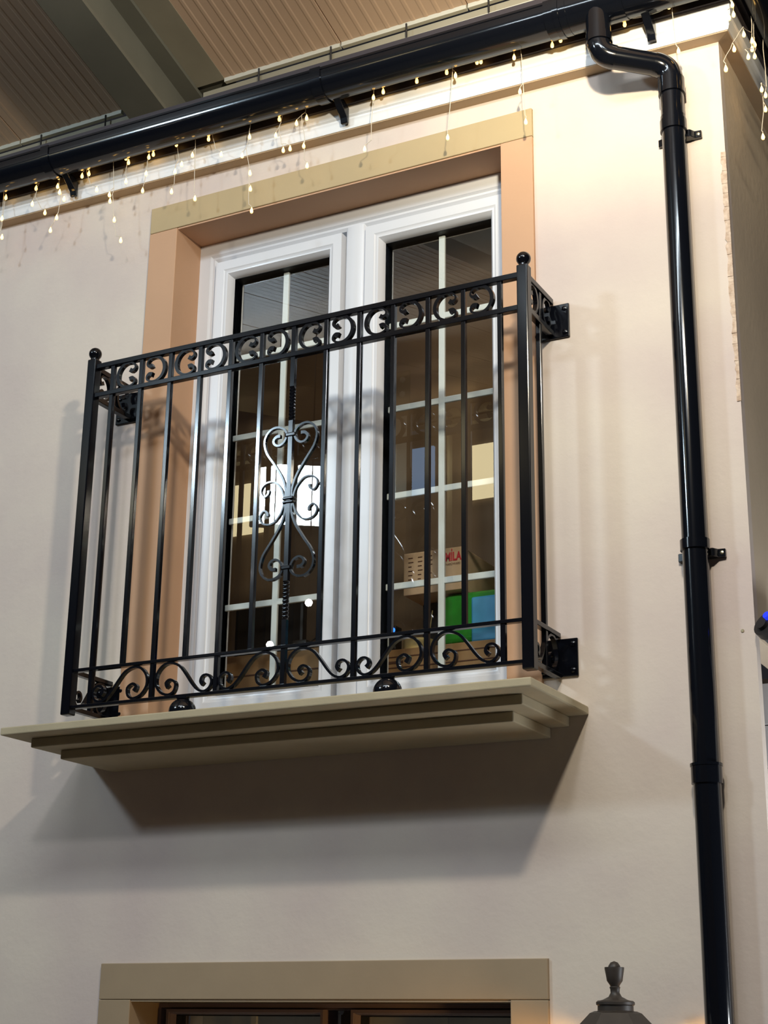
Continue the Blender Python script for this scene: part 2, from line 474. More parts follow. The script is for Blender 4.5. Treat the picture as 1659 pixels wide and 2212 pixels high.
def window(name, z0, z1, label, wm, gz0, gz1, rows, k=1.0):
    w = sthing(name, (0.36, 0.15, z0), label)
    fy = 0.118
    # outer frame: moulded
    pf = [(0, fy), (0.040, fy), (0.046, fy+0.006), (0.054, fy+0.003), (0.062, fy+0.010), (0.062, 0.20), (0, 0.20)]
    pf = [(d*k, y) for d, y in pf]
    frame_sweep(XO0-0.002, XO1+0.022, z0, z1, pf).build('frame', wm, w, smooth=True)
    b = MB()
    MBp = [(0.337, fy+0.012), (0.343, fy+0.004), (0.350, fy), (0.394, fy), (0.401, fy+0.004), (0.407, fy+0.012), (0.407, 0.2), (0.337, 0.2)]
    b.prism(MBp, lambda a, y, d: (a, y, d), z0+0.055, z1-0.055)
    b.build('mullion', wm, w, smooth=True)
    for (sx0, sx1, gx0, gx1) in ((-0.100, 0.334, -0.046, 0.288), (0.410, 0.846, 0.462, 0.794)):
        zs0, zs1 = gz0-0.052*k, gz1+0.050*k
        if k < 1: sx0, sx1 = sx0-0.035*(sx0 < 0), sx1+0.020*(sx0 > 0)
        st = bpy.data.objects.new('sash', None); COL.objects.link(st); put(st, ((sx0+sx1)/2, 0.15, zs0), w)
        dx = gx0-sx0
        ps = [(0, 0.108), (0.028, 0.108), (0.033, 0.112), (0.040, 0.113), (0.047, 0.122), (0.052, 0.136), (0.052, 0.185), (0, 0.185)]
        ps = [(d*k, y) for d, y in ps]
        frame_sweep(sx0+0.001, sx1-0.001, zs0, zs1, ps).build('sash_frame', wm, st, smooth=True)
        frame_sweep(sx0+0.050*k, sx1-0.050*k, zs0+0.050*k, zs1-0.050*k, [(0, 0.1365), (0.003, 0.1365), (0.003, 0.178), (0, 0.178)]).build('gasket', M['gasket'], st)
        MB().box(sx0+0.053*k, sx1-0.053*k, 0.158, 0.1585, zs0+0.053*k, zs1-0.053*k).build('glass_pane', M['glass'], st)
        xm = (sx0+sx1)/2
        MB().box(xm-0.0095, xm+0.0095, 0.161, 0.170, zs0+0.053*k, zs1-0.053*k).build('glazing_bar', M['barwhite'], st, bevel=0.002)
        for zr in rows:
            MB().box(sx0+0.053*k, sx1-0.053*k, 0.1615, 0.1695, zr-0.009, zr+0.009).build('glazing_bar', M['barwhite'], st, bevel=0.002)
    return w
w1 = window('window_1', 0.03, ZO1-0.001, 'white framed balcony window with two glazed sashes', M['upvc'], 0.156, 1.428, (1.176, 0.922, 0.667, 0.411))
w2 = window('window_2', -2.05, ZLI-0.001, 'lower window with white frame coloured mauve grey for shade below the balcony', M['shadedwhite'], -1.93, -0.679, (-1.05, -1.35, -1.65), 0.25)
for x0, x1, lb in ((-0.12, 0.33, 'left white blind behind the lower window'), (0.40, 0.86, 'right white blind behind the lower window')):
    bl = thing('window_blind', ((x0+x1)/2, 0.205, -1.9), lb, 'blind', 'white blinds behind the lower window')
    MB().box(x0, x1, 0.200, 0.206, -1.9, -0.675).build('blind_fabric', M['barwhite'], bl)
    MB().tube([(x0, 0.21, -0.665), (x1, 0.21, -0.665)], 0.012, 12).build('blind_roller', M['barwhite'], bl, smooth=True)

# room behind the balcony window
room = struct(MB().box(-0.55, 1.00, 0.95, 1.0, 0.0, 1.9).build('wall_back', M['roomwall']), 'brown back wall of the room behind the window')
struct(MB().box(-0.60, -0.55, 0.26, 1.0, 0.0, 1.9).build('wall_left', M['roomwall']), 'brown left wall of the room behind the window')
struct(MB().box(1.00, 1.05, 0.26, 1.0, 0.0, 1.9).build('wall_inner', M['roomwall']), 'brown right wall of the room behind the window')
struct(MB().box(-0.6, 1.05, 0.20, 1.0, -0.04, 0.04).build('floor_room', M['card2']), 'brown floor of the room behind the window')
struct(MB().box(-0.6, 1.05, 0.27, 1.0, 1.9, 1.94).build('ceiling_room', M['hallwall']), 'dark ceiling of the room behind the window')
struct(MB().box(-0.6, 1.05, 1.3, 1.34, -2.3, -0.05).build('wall_lower', M['hallwall']), 'dark room behind the lower window')
rl_ = area('room_fill_light', (0.4, 0.5, 1.85), (0.4, 0.5, 0), (0.25, 0.25), 1.6, (1, 0.82, 0.6))  # invented fill that lifts the closed room, no fixture known here

# ------------------------------------------------------------------ ledge
led = thing('balcony_ledge', (0.356, -0.17, -0.06), 'stepped olive stone ledge under the black railing', 'ledge')
def tier(d, x0, x1, z0, z1):
    MB().box(x0, x1, -d, -0.0005, z0, z1).build('tier', M['ledge'], led, bevel=0.003)
tier(0.350, -0.373, 1.087, -0.012, 0.008)
tier(0.285, -0.325, 1.039, -0.036, -0.012)
tier(0.225, -0.275, 0.992, -0.060, -0.036)
MB().box(XO0, XO1, -0.001, 0.2, -0.0, 0.028).build('sill', M['ledge'], led)

# ------------------------------------------------------------------ railing
YR = -0.18
rail = thing('balcony_railing', (0.36, YR, 0.066), 'black wrought iron balcony railing with scrollwork', 'railing')
PX = (-0.298, 1.016)
ZT, ZF, ZB, ZBB = 1.058, 0.970, 0.182, 0.084
p0 = None
for x in PX:
    p = MB().box(x-0.0145, x+0.0145, YR-0.0145, YR+0.0145, 0.064, 1.082).build('post', M['black'], rail, bevel=0.003)
    prof = [(0.0125, 1.080), (0.0125, 1.086)]
    for k in range(9):
        a = -0.95+k*(math.pi/2+0.95)/8
        prof.append((max(0.0005, 0.0185*math.cos(a)), 1.102+0.0185*math.sin(a)))
    MB().lathe(prof, (x, YR, 0), 20).build('ball_finial', M['black'], p, smooth=True)
for z, h, nm in ((ZT, 0.0075, 'top_rail'), (ZF, 0.007, 'frieze_rail'), (ZB, 0.0045, 'lower_rail'), (ZBB, 0.0045, 'bottom_rail')):
    MB().box(PX[0]+0.0145, PX[1]-0.0145, YR-0.009, YR+0.009, z-h, z+h).build(nm, M['black'], rail, bevel=0.0015)
BX = [-0.228+0.0983*i for i in range(13)]
hb = 0.0062
long_ = short_ = None
for i, x in enumerate(BX):
    if i == 6: continue
    zb = ZBB if i % 2 == 0 else ZB
    if i % 2 == 0:
        if long_ is None: long_ = MB().box(x-hb, x+hb, YR-hb, YR+hb, ZBB, ZT-0.007).build('bar', M['black'], rail, bevel=0.0012); ll = WLOC[long_.name].copy(); lx = x
        else: inst(long_, ll+Vector((x-lx, 0, 0)), rail)
    else:
        if short_ is None: short_ = MB().box(x-hb, x+hb, YR-hb, YR+hb, ZB, ZT-0.007).build('bar', M['black'], rail, bevel=0.0012); sl = WLOC[short_.name].copy(); sx = x
        else: inst(short_, sl+Vector((x-sx, 0, 0)), rail)
# centre bar with two twisted lengths
cx = BX[6]
tb = MB(); zlist = []
z = ZBB
segs = [(ZBB, 0.252, 0), (0.252, 0.352, 2.5), (0.352, 0.784, 0), (0.784, 0.880, 2.5), (0.880, ZT-0.007, 0)]
ang = 0; ringz = []
for a, b, turns in segs:
    n = 1 if turns == 0 else 30
    if not ringz: ringz.append((a, 0))
    for k in range(1, n+1):
        ringz.append((a+(b-a)*k/n, ang+turns*2*math.pi*k/n))
    ang += turns*2*math.pi
vs = []; fs = []
for zz, an in ringz:
    for k in range(4):
        q = an+math.pi/4+k*math.pi/2
        vs.append((cx+hb*1.414*math.cos(q), YR+hb*1.414*math.sin(q), zz))
for i in range(len(ringz)-1):
    for k in range(4):
        k2 = (k+1) % 4
        fs.append((4*i+k, 4*i+k2, 4*i+4+k2, 4*i+4+k))
fs += [(3, 2, 1, 0), tuple(4*(len(ringz)-1)+k for k in range(4))]
cb = tb.add(vs, fs).build('twisted_bar', M['black'], rail); cb['label'] = 'centre bar with two twisted lengths'
# frieze C scrolls
Cp = [(0.060, 0.0135), (0.068, 0.0100), (0.0765, 0.0145), (0.0775, 0.0235), (0.069, 0.0325), (0.054, 0.0360), (0.038, 0.0320), (0.0255, 0.020), (0.0200, 0.004),
      (0.0215, -0.012), (0.0305, -0.027), (0.046, -0.0355), (0.062, -0.0355), (0.0755, -0.029), (0.0775, -0.0195), (0.070, -0.0125), (0.060, -0.0150)]
Cw = [0.0062, 0.0052, 0.0030, 0.0025, 0.0027, 0.0033, 0.0042, 0.0048, 0.0050, 0.0048, 0.0042, 0.0033, 0.0027, 0.0025, 0.0030, 0.0054, 0.0064]
zc = (ZT+ZF)/2
def cscroll(fn): return MB().ribbon(Cp, Cw, fn, 0.012, 3)
c0 = c1 = None
for i in range(12):
    x = BX[i]
    if i % 2 == 0:
        if c0 is None: c0 = cscroll(lambda a, b, d: (x+a, YR+d, zc+b)).build('c_scroll', M['black'], rail, smooth=True); c0l = WLOC[c0.name].copy(); c0x = x
        else: inst(c0, c0l+Vector((x-c0x, 0, 0)), rail)
    else:
        if c1 is None: c1 = cscroll(lambda a, b, d: (x+0.0983-a, YR+d, zc+b)).build('c_scroll', M['black'], rail, smooth=True); c1l = WLOC[c1.name].copy(); c1x = x
        else: inst(c1, c1l+Vector((x-c1x, 0, 0)), rail)
# lower S scrolls (offset from the bar at their big end)
Sp = [(0.0535, 0.110), (0.047, 0.122), (0.059, 0.130), (0.075, 0.120), (0.072, 0.100), (0.055, 0.091), (0.031, 0.099), (0.0145, 0.122), (0.017, 0.149), (0.035, 0.169),
      (0.058, 0.174), (0.085, 0.164), (0.106, 0.141), (0.125, 0.116), (0.143, 0.098), (0.163, 0.091), (0.180, 0.100), (0.185, 0.118), (0.174, 0.132), (0.158, 0.131), (0.153, 0.118), (0.160, 0.109)]
Sw = [0.0055, 0.0045]+[0.0032]*18+[0.0045, 0.0055]
def sscroll(fn): return MB().ribbon(Sp, Sw, fn, 0.012, 3)
a0 = a1 = None
for i in (2, 6, 10):
    x = BX[i]
    if a0 is None:
        a0 = sscroll(lambda a, b, d: (x+a, YR+d, b)).build('s_scroll', M['black'], rail, smooth=True); a0l = WLOC[a0.name].copy()
        a1 = sscroll(lambda a, b, d: (x-a, YR+d, b)).build('s_scroll', M['black'], rail, smooth=True); a1l = WLOC[a1.name].copy(); ax = x
    else:
        inst(a0, a0l+Vector((x-ax, 0, 0)), rail); inst(a1, a1l+Vector((x-ax, 0, 0)), rail)
# centre ornament: two hearts and four volutes held by a collar
ZC = 0.5655
H = [(0.0095, 0.008), (0.0095, 0.030), (0.021, 0.064), (0.047, 0.105), (0.070, 0.138), (0.0785, 0.168), (0.072, 0.190), (0.056, 0.2035), (0.037, 0.205), (0.019, 0.196), (0.0115, 0.180), (0.019, 0.162), (0.033, 0.154), (0.046, 0.158), (0.051, 0.169), (0.043, 0.179), (0.031, 0.180)]
V = [(0.0135, 0.006), (0.0155, 0.016), (0.024, 0.036), (0.043, 0.055), (0.064, 0.057), (0.079, 0.049), (0.0845, 0.035), (0.079, 0.023), (0.071, 0.019), (0.062, 0.026), (0.061, 0.035)]
for pts, ws in ((H, [0.0028]*13+[0.003, 0.0034, 0.004, 0.0045]), (V, [0.0022]*9+[0.003, 0.004])):
    for s in (-1, 1):
        for t in (-1, 1):
            MB().ribbon(pts, ws, lambda a, b, d: (cx+s*a, YR+d, ZC+t*b), 0.010, 4).build('ornament_scroll', M['black'], rail, smooth=True)
for z in (ZC-0.005, ZC+0.005):
    MB().box(cx-0.0165, cx+0.0165, YR-0.0095, YR+0.0095, z-0.0042, z+0.0042).build('collar', M['black'], rail, bevel=0.003)
for t in (-1, 1):
    MB().box(cx-0.0145, cx+0.0145, YR-0.0085, YR+0.0085, ZC+t*0.179-0.006, ZC+t*0.179+0.006).build('collar', M['black'], rail, bevel=0.003)
# side returns
for x in PX:
    for z, h, nm in ((ZT, 0.0075, 'side_rail'), (ZF, 0.007, 'side_rail'), (ZB, 0.006, 'side_rail'), (ZBB, 0.006, 'side_rail')):
        MB().box(x-0.009, x+0.009, YR+0.0145, -0.007, z-h, z+h).build(nm, M['black'], rail, bevel=0.0015)
    ym = -0.088
    MB().box(x-hb, x+hb, ym-hb, ym+hb, ZBB, ZT-0.007).build('bar', M['black'], rail, bevel=0.0012)
    k = 0.84
    cscroll(lambda a, b, d: (x+d, ym-a*k, zc+b)).build('c_scroll', M['black'], rail, smooth=True)
    cscroll(lambda a, b, d: (x+d, ym+a*k, zc+b)).build('c_scroll', M['black'], rail, smooth=True)
    MB().ribbon(Sp, Sw, lambda a, b, d: (x+d, -0.006-a*0.84, b), 0.012, 3).build('s_scroll', M['black'], rail, smooth=True)
    for z0, z1 in ((0.955, 1.048), (0.082, 0.174)):
        pl = MB().box(x-0.048, x+0.050, -0.007, -0.0005, z0, z1).build('wall_plate', M['black'], rail, bevel=0.002)
        for dx in (-0.036, 0.038):
            for z in (z0+0.014, z1-0.014):
                MB().lathe([(0.007, 0), (0.0065, -0.0025), (0.003, -0.004)], (x+dx, -0.007, z), 10, 'y').build('screw', M['black'], pl, smooth=True)

# two ball feet between the bottom rail and the ledge
for x in (0.0675, 0.652):
    prof = [(0.012, 0.0085)]
    for k in range(13):
        an = -1.2+k*2.35/12
        prof.append((0.0355*math.cos(an), 0.0440+0.0345*math.sin(an)))
    prof += [(0.017, 0.0765), (0.017, 0.0825)]
    MB().lathe(prof, (x, YR, 0), 24).build('ball_foot', M['pvc'], rail, smooth=True)

# ------------------------------------------------------------------ cornice, fascia, gutter
def sweepL(prof, fall, xa=-4.0, yb=2.2, close=True):
    """sweep a profile of (outward distance, z) along the facade and round the corner"""
    n = len(prof); vs = []; fs = []
    for st in range(3):
        for d, z in prof:
            if st == 0: vs.append((xa, -d, z-fall*xa))
            elif st == 1: vs.append((XC+d, -d, z-fall*XC))
            else: vs.append((XC+d, yb, z-fall*XC))
    for st in range(2):
        for i in range(n if close else n-1):
            j = (i+1) % n
            fs.append((st*n+i, st*n+j, st*n+n+j, st*n+n+i))
    fs.append(tuple(range(n))); fs.append(tuple(2*n+i for i in range(n-1, -1, -1)))
    return MB().add(vs, fs)
CF = 0.0135
cor = sthing('trim_3', (0, 0, 1.7), 'white moulded cornice below the gutter')
sweepL([(0.001, 1.87), (0.046, 1.87), (0.046, 1.757), (0.041, 1.753), (0.043, 1.746), (0.039, 1.738), (0.040, 1.732), (0.036, 1.7205), (0.001, 1.7205)], CF).build('moulding', M['white'], cor, smooth=True)
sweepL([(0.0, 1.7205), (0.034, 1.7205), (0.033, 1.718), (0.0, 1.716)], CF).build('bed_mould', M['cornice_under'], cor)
FF = 0.007
fas = struct(sweepL([(0.0465, 1.7865), (0.056, 1.7865), (0.056, 1.95), (0.0465, 1.95)], FF).build('trim_4', M['fascia']), 'dark fascia board behind the gutter')
GF = 0.010
gd, gr, gz = 0.113, 0.050, 1.828
gut = thing('gutter', (0.5, -gd, 1.79), 'black half round plastic gutter along the eaves', 'gutter')
def gprof(r, lip=True):
    pr = []
    for k in range(15):
        a = math.pi+k*math.pi/14
        pr.append((gd-r*math.cos(a), gz+r*math.sin(a)))
    pr = [(gd-r, gz+0.018)]+pr[::-1][::-1] if False else [(gd+r*math.cos(math.pi+k*math.pi/14), gz+r*math.sin(math.pi+k*math.pi/14)) for k in range(15)]
    outer = [(gd-r, gz+0.02)]+pr+[(gd+r, gz+0.014), (gd+r+0.003, gz+0.016), (gd+r+0.003, gz+0.022), (gd+r-0.004, gz+0.022)]
    inner = [(gd+(r-0.004)*math.cos(math.pi+k*math.pi/10), gz+(r-0.004)*math.sin(math.pi+k*math.pi/10)) for k in range(10, -1, -1)]
    return outer+[(gd+r-0.004, gz+0.005)]+inner[1:]+[(gd-r+0.004, gz+0.02)]
sweepL(gprof(gr), GF).build('trough', M['pvc'], gut, smooth=True)
def union(x0, x1, r, nm='union'):
    pr = [(gd+r*math.cos(math.pi+k*math.pi/16), gz+r*math.sin(math.pi+k*math.pi/16)) for k in range(17)]
    pr = [(gd-r, gz+0.022)]+pr+[(gd+r, gz+0.026)]
    n = len(pr); vs = []; fs = []
    for x in (x0, x1):
        for d, z in pr: vs.append((x, -d, z-GF*x))
    fs = [(i, i+1, n+i+1, n+i) for i in range(n-1)]+[tuple(range(n)), tuple(range(2*n-1, n-1, -1))]+[(0, n-1, 2*n-1, n)]
    return MB().add(vs, fs).build(nm, M['pvc'], gut, smooth=True)
union(-0.585, -0.555, 0.054); union(0.372, 0.405, 0.054)
union(1.075, 1.135, 0.0535, 'outlet_socket'); union(1.10, 1.115, 0.0565, 'outlet_clip'); union(1.135, 1.285, 0.0525, 'outlet_body')
for x in (-0.535, 0.425, 1.33):
    zb = gz-GF*x
    MB().prism([(-0.118, zb-0.040), (-0.100, zb-0.052), (-0.060, zb-0.085), (-0.056, zb-0.100), (-0.047, zb-0.100), (-0.047, zb-0.050), (-0.075, zb-0.038)],
               lambda a, b, d: (x+d, a, b), -0.011, 0.011).build('bracket', M['pvc'], gut, bevel=0.002)

# ------------------------------------------------------------------ downpipe
dp = thing('downpipe', (1.372, -0.045, -2.3), 'black round downpipe with swan neck bend beside the corner', 'pipe')
PXc, PYc, PR = 1.373, -0.046, 0.0298
ox, oy, oz = 1.212, -gd-0.012, gz-GF*1.212
def arc(p0, p1, p2, n=10):
    p0, p1, p2 = Vector(p0), Vector(p1), Vector(p2)
    return [(p0*(1-t)**2+p1*2*t*(1-t)+p2*t*t) for t in [k/n for k in range(n+1)]]
E1 = Vector((ox, oy, 1.664)); E2 = Vector((PXc, PYc, 1.628))
dv = (E2-E1).normalized()
MB().tube([(ox, oy, oz-0.02), (ox, oy, 1.700)], PR+0.003, 24).build('outlet_spigot', M['pvc'], dp, smooth=True)
MB().tube([(ox, oy, 1.722), (ox, oy, 1.698)], PR+0.005, 24).build('socket', M['pvc'], dp, smooth=True)
b1a = E1+Vector((0, 0, 0.038)); b1b = E1+dv*0.040
MB().tube(arc(b1a, E1, b1b), PR+0.0015, 24).build('elbow', M['pvc'], dp, smooth=True)
b2a = E2-dv*0.042; b2b = E2+Vector((0, 0, -0.042))
MB().tube([b1b-dv*0.004, b2a+dv*0.004], PR, 24).build('offset_pipe', M['pvc'], dp, smooth=True)
MB().tube(arc(b2a, E2, b2b), PR+0.0015, 24).build('elbow', M['pvc'], dp, smooth=True)
def sock(z0, z1, r, nm='socket'): return MB().tube([(PXc, PYc, z1), (PXc, PYc, z0)], r, 28).build(nm, M['pvc'], dp, smooth=True)
MB().tube([(PXc, PYc, 1.585), (PXc, PYc, 1.44)], PR, 28).build('pipe_section', M['pvc'], dp, smooth=True)
MB().tube([(PXc, PYc, 1.46), (PXc, PYc, -0.16)], PR, 28).build('pipe_section', M['pvc'], dp, smooth=True)
MB().tube([(PXc, PYc, -0.16), (PXc, PYc, -2.3)], PR+0.0005, 28).build('pipe_section', M['pvc'], dp, smooth=True)
sock(1.545, 1.590, PR+0.004); sock(1.465, 1.480, PR+0.002); sock(0.338, 0.362, PR+0.0045, 'clip_band'); sock(-0.196, -0.155, PR+0.0045); sock(-0.158, -0.152, PR+0.006)
sock(1.438, 1.468, PR+0.004, 'clip_band')
for z in (1.452, 0.350):
    lug = MB().prism([(PXc+0.020, -0.030), (PXc+0.036, -0.026), (PXc+0.044, -0.012), (PXc+0.060, -0.010), (PXc+0.060, -0.0005), (PXc-0.052, -0.0005), (PXc-0.052, -0.010), (PXc-0.030, -0.014)],
                     lambda a, b, d: (a, b, z-0.014+d), -0.010, 0.010).build('clip_lug', M['pvc'], dp, bevel=0.0015)
    MB().lathe([(0.005, 0), (0.0045, -0.002), (0.002, -0.003)], (PXc+0.052, -0.010, z-0.014), 10, 'y').build('screw', M['screw'], lug, smooth=True)

# ------------------------------------------------------------------ icicle lights
def px2(u, v, y):
    d = fw+R_*((u-829.5)/f_px)-U_*((v-1106)/f_px)
    t = (y-m.translation.y)/d.y
    return m.translation+d*t
bulb0 = None
def bulb_mesh():
    return MB().lathe([(0.0012, 0.011), (0.0026, 0.007), (0.0044, 0.002), (0.0048, -0.002), (0.0036, -0.006), (0.001, -0.0075)], (0, 0, 0), 8)
def icicles(name, label, drops, y, topz, axis_side=False):
    global bulb0
    t = thing(name, drops[0][0], label, 'string lights', 'icicle lights along the eaves')
    tops = []
    for dr in drops:
        dr = sorted(dr, key=lambda q: -q[2])
        x, yy = dr[0][0], dr[0][1]
        tp = Vector((x+0.004, yy, topz-(0.025*x)))
        tops.append(tp)
        pts = [tp]
        cur = Vector(tp)
        wire = MB(); path = [tp]
        xm = sum(q[0] for q in dr)/len(dr)
        for q in dr:
            q = Vector(q)
            jx = xm+0.35*(q.x-xm)
            path.append(Vector((jx+random.uniform(-.004, .004), q.y+random.uniform(-.004, .004), q.z+0.022)))
        last = Vector(dr[-1]); path.append(last+Vector((0, 0, 0.012)))
        sm = []
        for i in range(len(path)-1):
            for k in range(3):
                a, b = path[i], path[i+1]; tt = k/3
                sm.append(a.lerp(b, tt)+Vector((random.uniform(-.002, .002), 0, 0)))
        sm.append(path[-1])
        w = wire.tube(sm, 0.0010, 5).build('drop_wire', M['wire'], t)
        for i, q in enumerate(dr[:-1]):
            q = Vector(q)
            MB().tube([path[i+1], q+Vector((0, 0, 0.012))], 0.0009, 5).build('bulb_lead', M['wire'], w)
        for q in dr:
            if bulb0 is None:
                bulb0 = bulb_mesh().build('bulb', M['bulb'], t, smooth=True, origin=(0, 0, 0)); put(bulb0, q, t)
            else:
                inst(bulb0, q, t)
    tops.sort(key=lambda v: (v.x-v.y))
    path = []
    for i in range(len(tops)-1):
        a, b = tops[i], tops[i+1]
        for k in range(4):
            s = k/4; path.append(a.lerp(b, s)-Vector((0, 0, 0.010*4*s*(1-s))))
    path.append(tops[-1])
    MB().tube(path, 0.0018, 6).build('main_cable', M['wire'], t)
    return t
C1 = [[(10, 1120), (10, 1215)], [(30, 1012), (-20, 1290)], [(185, 965), (165, 1045), (230, 1090)], [(300, 908), (295, 955), (305, 985), (328, 1020), (290, 1115), (258, 1180)],
      [(450, 858), (455, 890), (420, 902), (495, 972)], [(560, 998), (563, 1030), (585, 1127), (618, 1232)], [(645, 810), (658, 832), (645, 930)],
      [(785, 790), (762, 805), (748, 890), (730, 977)], [(903, 740), (930, 842), (896, 880), (878, 982)], [(985, 795), (998, 1018)], [(1068, 688), (1068, 712), (1132, 792)],
      [(1278, 702), (1240, 798), (1280, 888), (1282, 968), (1288, 1080)], [(1430, 610), (1412, 695), (1450, 770), (1485, 762)], [(1570, 605), (1518, 632), (1555, 748), (1572, 850)]]
C2 = [[(300, 500), (328, 515)], [(540, 470), (490, 500), (445, 765)], [(638, 400), (712, 415)], [(865, 370), (910, 388), (870, 705)], [(1040, 315), (1020, 318)],
      [(1200, 250), (1210, 295)], [(1412, 185), (1448, 205), (1405, 232)], [(1240, 470), (1270, 625)]]
drops = []
for g in C1: drops.append([tuple(px2(a/2.37, b/2.37, -0.075)) for a, b in g])
for g in C2: drops.append([tuple(px2(600+a/2.37, b/2.37, -0.075)) for a, b in g])
for g in ([(540, 190), (515, 150)], [(885, 52), (960, 400)]): drops.append([tuple(px2(1200+a/3.614, b/3.614, -0.075)) for a, b in g])
icicles('icicle_lights', 'warm white icicle lights hanging along the front eaves', drops, -0.075, 1.822)
sd = []
def pxx(u, v, x):
    d = fw+R_*((u-829.5)/f_px)-U_*((v-1106)/f_px)
    t = (x-m.translation.x)/d.x
    return m.translation+d*t
for g in ([(1380, 40), (1390, 115), (1355, 140)], [(1470, 270), (1395, 385), (1535, 318), (1330, 540)], [(1555, 350), (1535, 385), (1555, 440), (1505, 445)], [(1610, 700), (1640, 745), (1640, 855), (1620, 1070)]):
    sd.append([tuple(pxx(1200+a/3.614, b/3.614, XC+0.075)) for a, b in g])
icicles('icicle_lights', 'warm white icicle lights hanging round the corner beside the downpipe', sd, 0, 1.845)

# ------------------------------------------------------------------ wall lantern
lx, ly = 1.183, -0.15
lan = thing('wall_lantern', (lx, 0, -1.0), 'bronze wall lantern with urn finial beside the lower window', 'lantern')
zt = -0.572
MB().lathe([(0.0005, zt), (0.008, zt-0.003), (0.0125, zt-0.010), (0.0130, zt-0.014)], (lx, ly, 0), 16).build('finial_ball', M['bronze'], lan, smooth=True)
MB().lathe([(0.0205, zt-0.0125), (0.0205, zt-0.016), (0.018, zt-0.030), (0.0165, zt-0.040), (0.011, zt-0.048), (0.0095, zt-0.051), (0.0115, zt-0.053), (0.0100, zt-0.057),
            (0.0095, zt-0.064), (0.014, zt-0.072), (0.026, zt-0.078), (0.037, zt-0.081)], (lx, ly, 0), 20).build('urn_finial', M['bronze'], lan, smooth=True)
MB().lathe([(0.037, zt-0.080), (0.0405, zt-0.083), (0.0405, zt-0.088), (0.0375, zt-0.090), (0.0375, zt-0.100), (0.042, zt-0.102)], (lx, ly, 0), 24).build('collar', M['bronze'], lan, smooth=True)
MB().lathe([(0.044, zt-0.101), (0.054, zt-0.105), (0.094, zt-0.146), (0.104, zt-0.158), (0.108, zt-0.162), (0.108, zt-0.168), (0.098, zt-0.168)], (lx, ly, 0), 6, rot=0.3).build('roof', M['bronze'], lan)
zr = zt-0.168
for k in range(6):
    a = k*math.pi/3+0.3; a2 = a+math.pi/3
    t1 = Vector((lx+0.097*math.cos(a), ly+0.097*math.sin(a), zr)); b1 = Vector((lx+0.065*math.cos(a), ly+0.065*math.sin(a), zr-0.26))
    t2 = Vector((lx+0.097*math.cos(a2), ly+0.097*math.sin(a2), zr)); b2 = Vector((lx+0.065*math.cos(a2), ly+0.065*math.sin(a2), zr-0.26))
    MB().tube([t1, b1], 0.006, 6).build('frame_bar', M['bronze'], lan)
    MB().add([t1, t2, b2, b1], [(0, 1, 2, 3)]).build('glass_pane', M['lampglass'], lan)
MB().lathe([(0.072, zr-0.255), (0.072, zr-0.268), (0.04, zr-0.29), (0.012, zr-0.31)], (lx, ly, 0), 6, rot=0.3).build('base', M['bronze'], lan)
MB().tube([(lx, ly, zr-0.30), (lx, ly+0.02, zr-0.36), (lx, ly+0.08, zr-0.38), (lx, -0.012, zr-0.33)], 0.010, 10).build('arm', M['bronze'], lan, smooth=True)
MB().lathe([(0.05, -0.0005), (0.05, -0.008), (0.03, -0.016)], (lx, 0, zr-0.33), 20, 'y').build('back_plate', M['bronze'], lan, smooth=True)
MB().lathe([(0.008, zr-0.15), (0.022, zr-0.12), (0.022, zr-0.09), (0.008, zr-0.065)], (lx, ly, 0.03), 14).build('lamp_bulb', M['ledwhite'] if False else mat('lantern_bulb', (1, .8, .5), .5, emit=(1, 0.62, 0.25), estr=8), lan, smooth=True)
pl = bpy.data.lights.new('lantern_flame', 'POINT'); pl.energy = 9.5; pl.color = (1.0, 0.58, 0.20); pl.shadow_soft_size = 0.03
plo = bpy.data.objects.new('lantern_flame', pl); COL.objects.link(plo); plo.location = (lx, ly, zr-0.032)

# ------------------------------------------------------------------ security camera at the corner
sc = thing('security_camera', (1.505, 0.06, 0.15), 'grey security camera with blue lens at the building corner', 'camera')
ax1 = Vector((1.524, -0.03, 0.150)); dirv = Vector((0.35, 0.75, -0.42)).normalized()
MB().tube([ax1, ax1+dirv*0.17], 0.030, 20).build('body', M['grey'], sc, smooth=True)
MB().tube([ax1-dirv*0.006, ax1+dirv*0.012], 0.033, 20).build('front_ring', M['darkplastic'], sc, smooth=True)
lc = ax1+Vector((0.004, 0.0, 0.016))
MB().tube([lc-dirv*0.012, lc-dirv*0.002], 0.0085, 16).build('indicator_window', M['lensblue'], sc, smooth=True)
lc = ax1+Vector((-0.006, 0.0, -0.006))
MB().tube([lc-dirv*0.016, lc-dirv*0.002], 0.012, 16).build('lens', M['darkplastic'], sc, smooth=True)
MB().tube([ax1+dirv*0.10, Vector((1.489, 0.12, 0.20))], 0.010, 10).build('mount_arm', M['grey'], sc, smooth=True)

# ------------------------------------------------------------------ things behind the glass
def text_mesh(s, name, size, loc, material, parent, bold=0.0, sx=1.0):
    c = bpy.data.curves.new(name, 'FONT'); c.body = s; c.size = size; c.offset = bold; c.align_x = 'CENTER'
    o = bpy.data.objects.new('tmp', c); COL.objects.link(o)
    dg = bpy.context.evaluated_depsgraph_get()
    me = bpy.data.meshes.new_from_object(o.evaluated_get(dg))
    bpy.data.objects.remove(o); bpy.data.curves.remove(c)
    me.materials.clear(); me.materials.append(material)
    for v in me.vertices:
        v.co = Vector((v.co.x*sx, 0, v.co.y))
    t = bpy.data.objects.new(name, me); COL.objects.link(t); put(t, loc, parent)
    return t

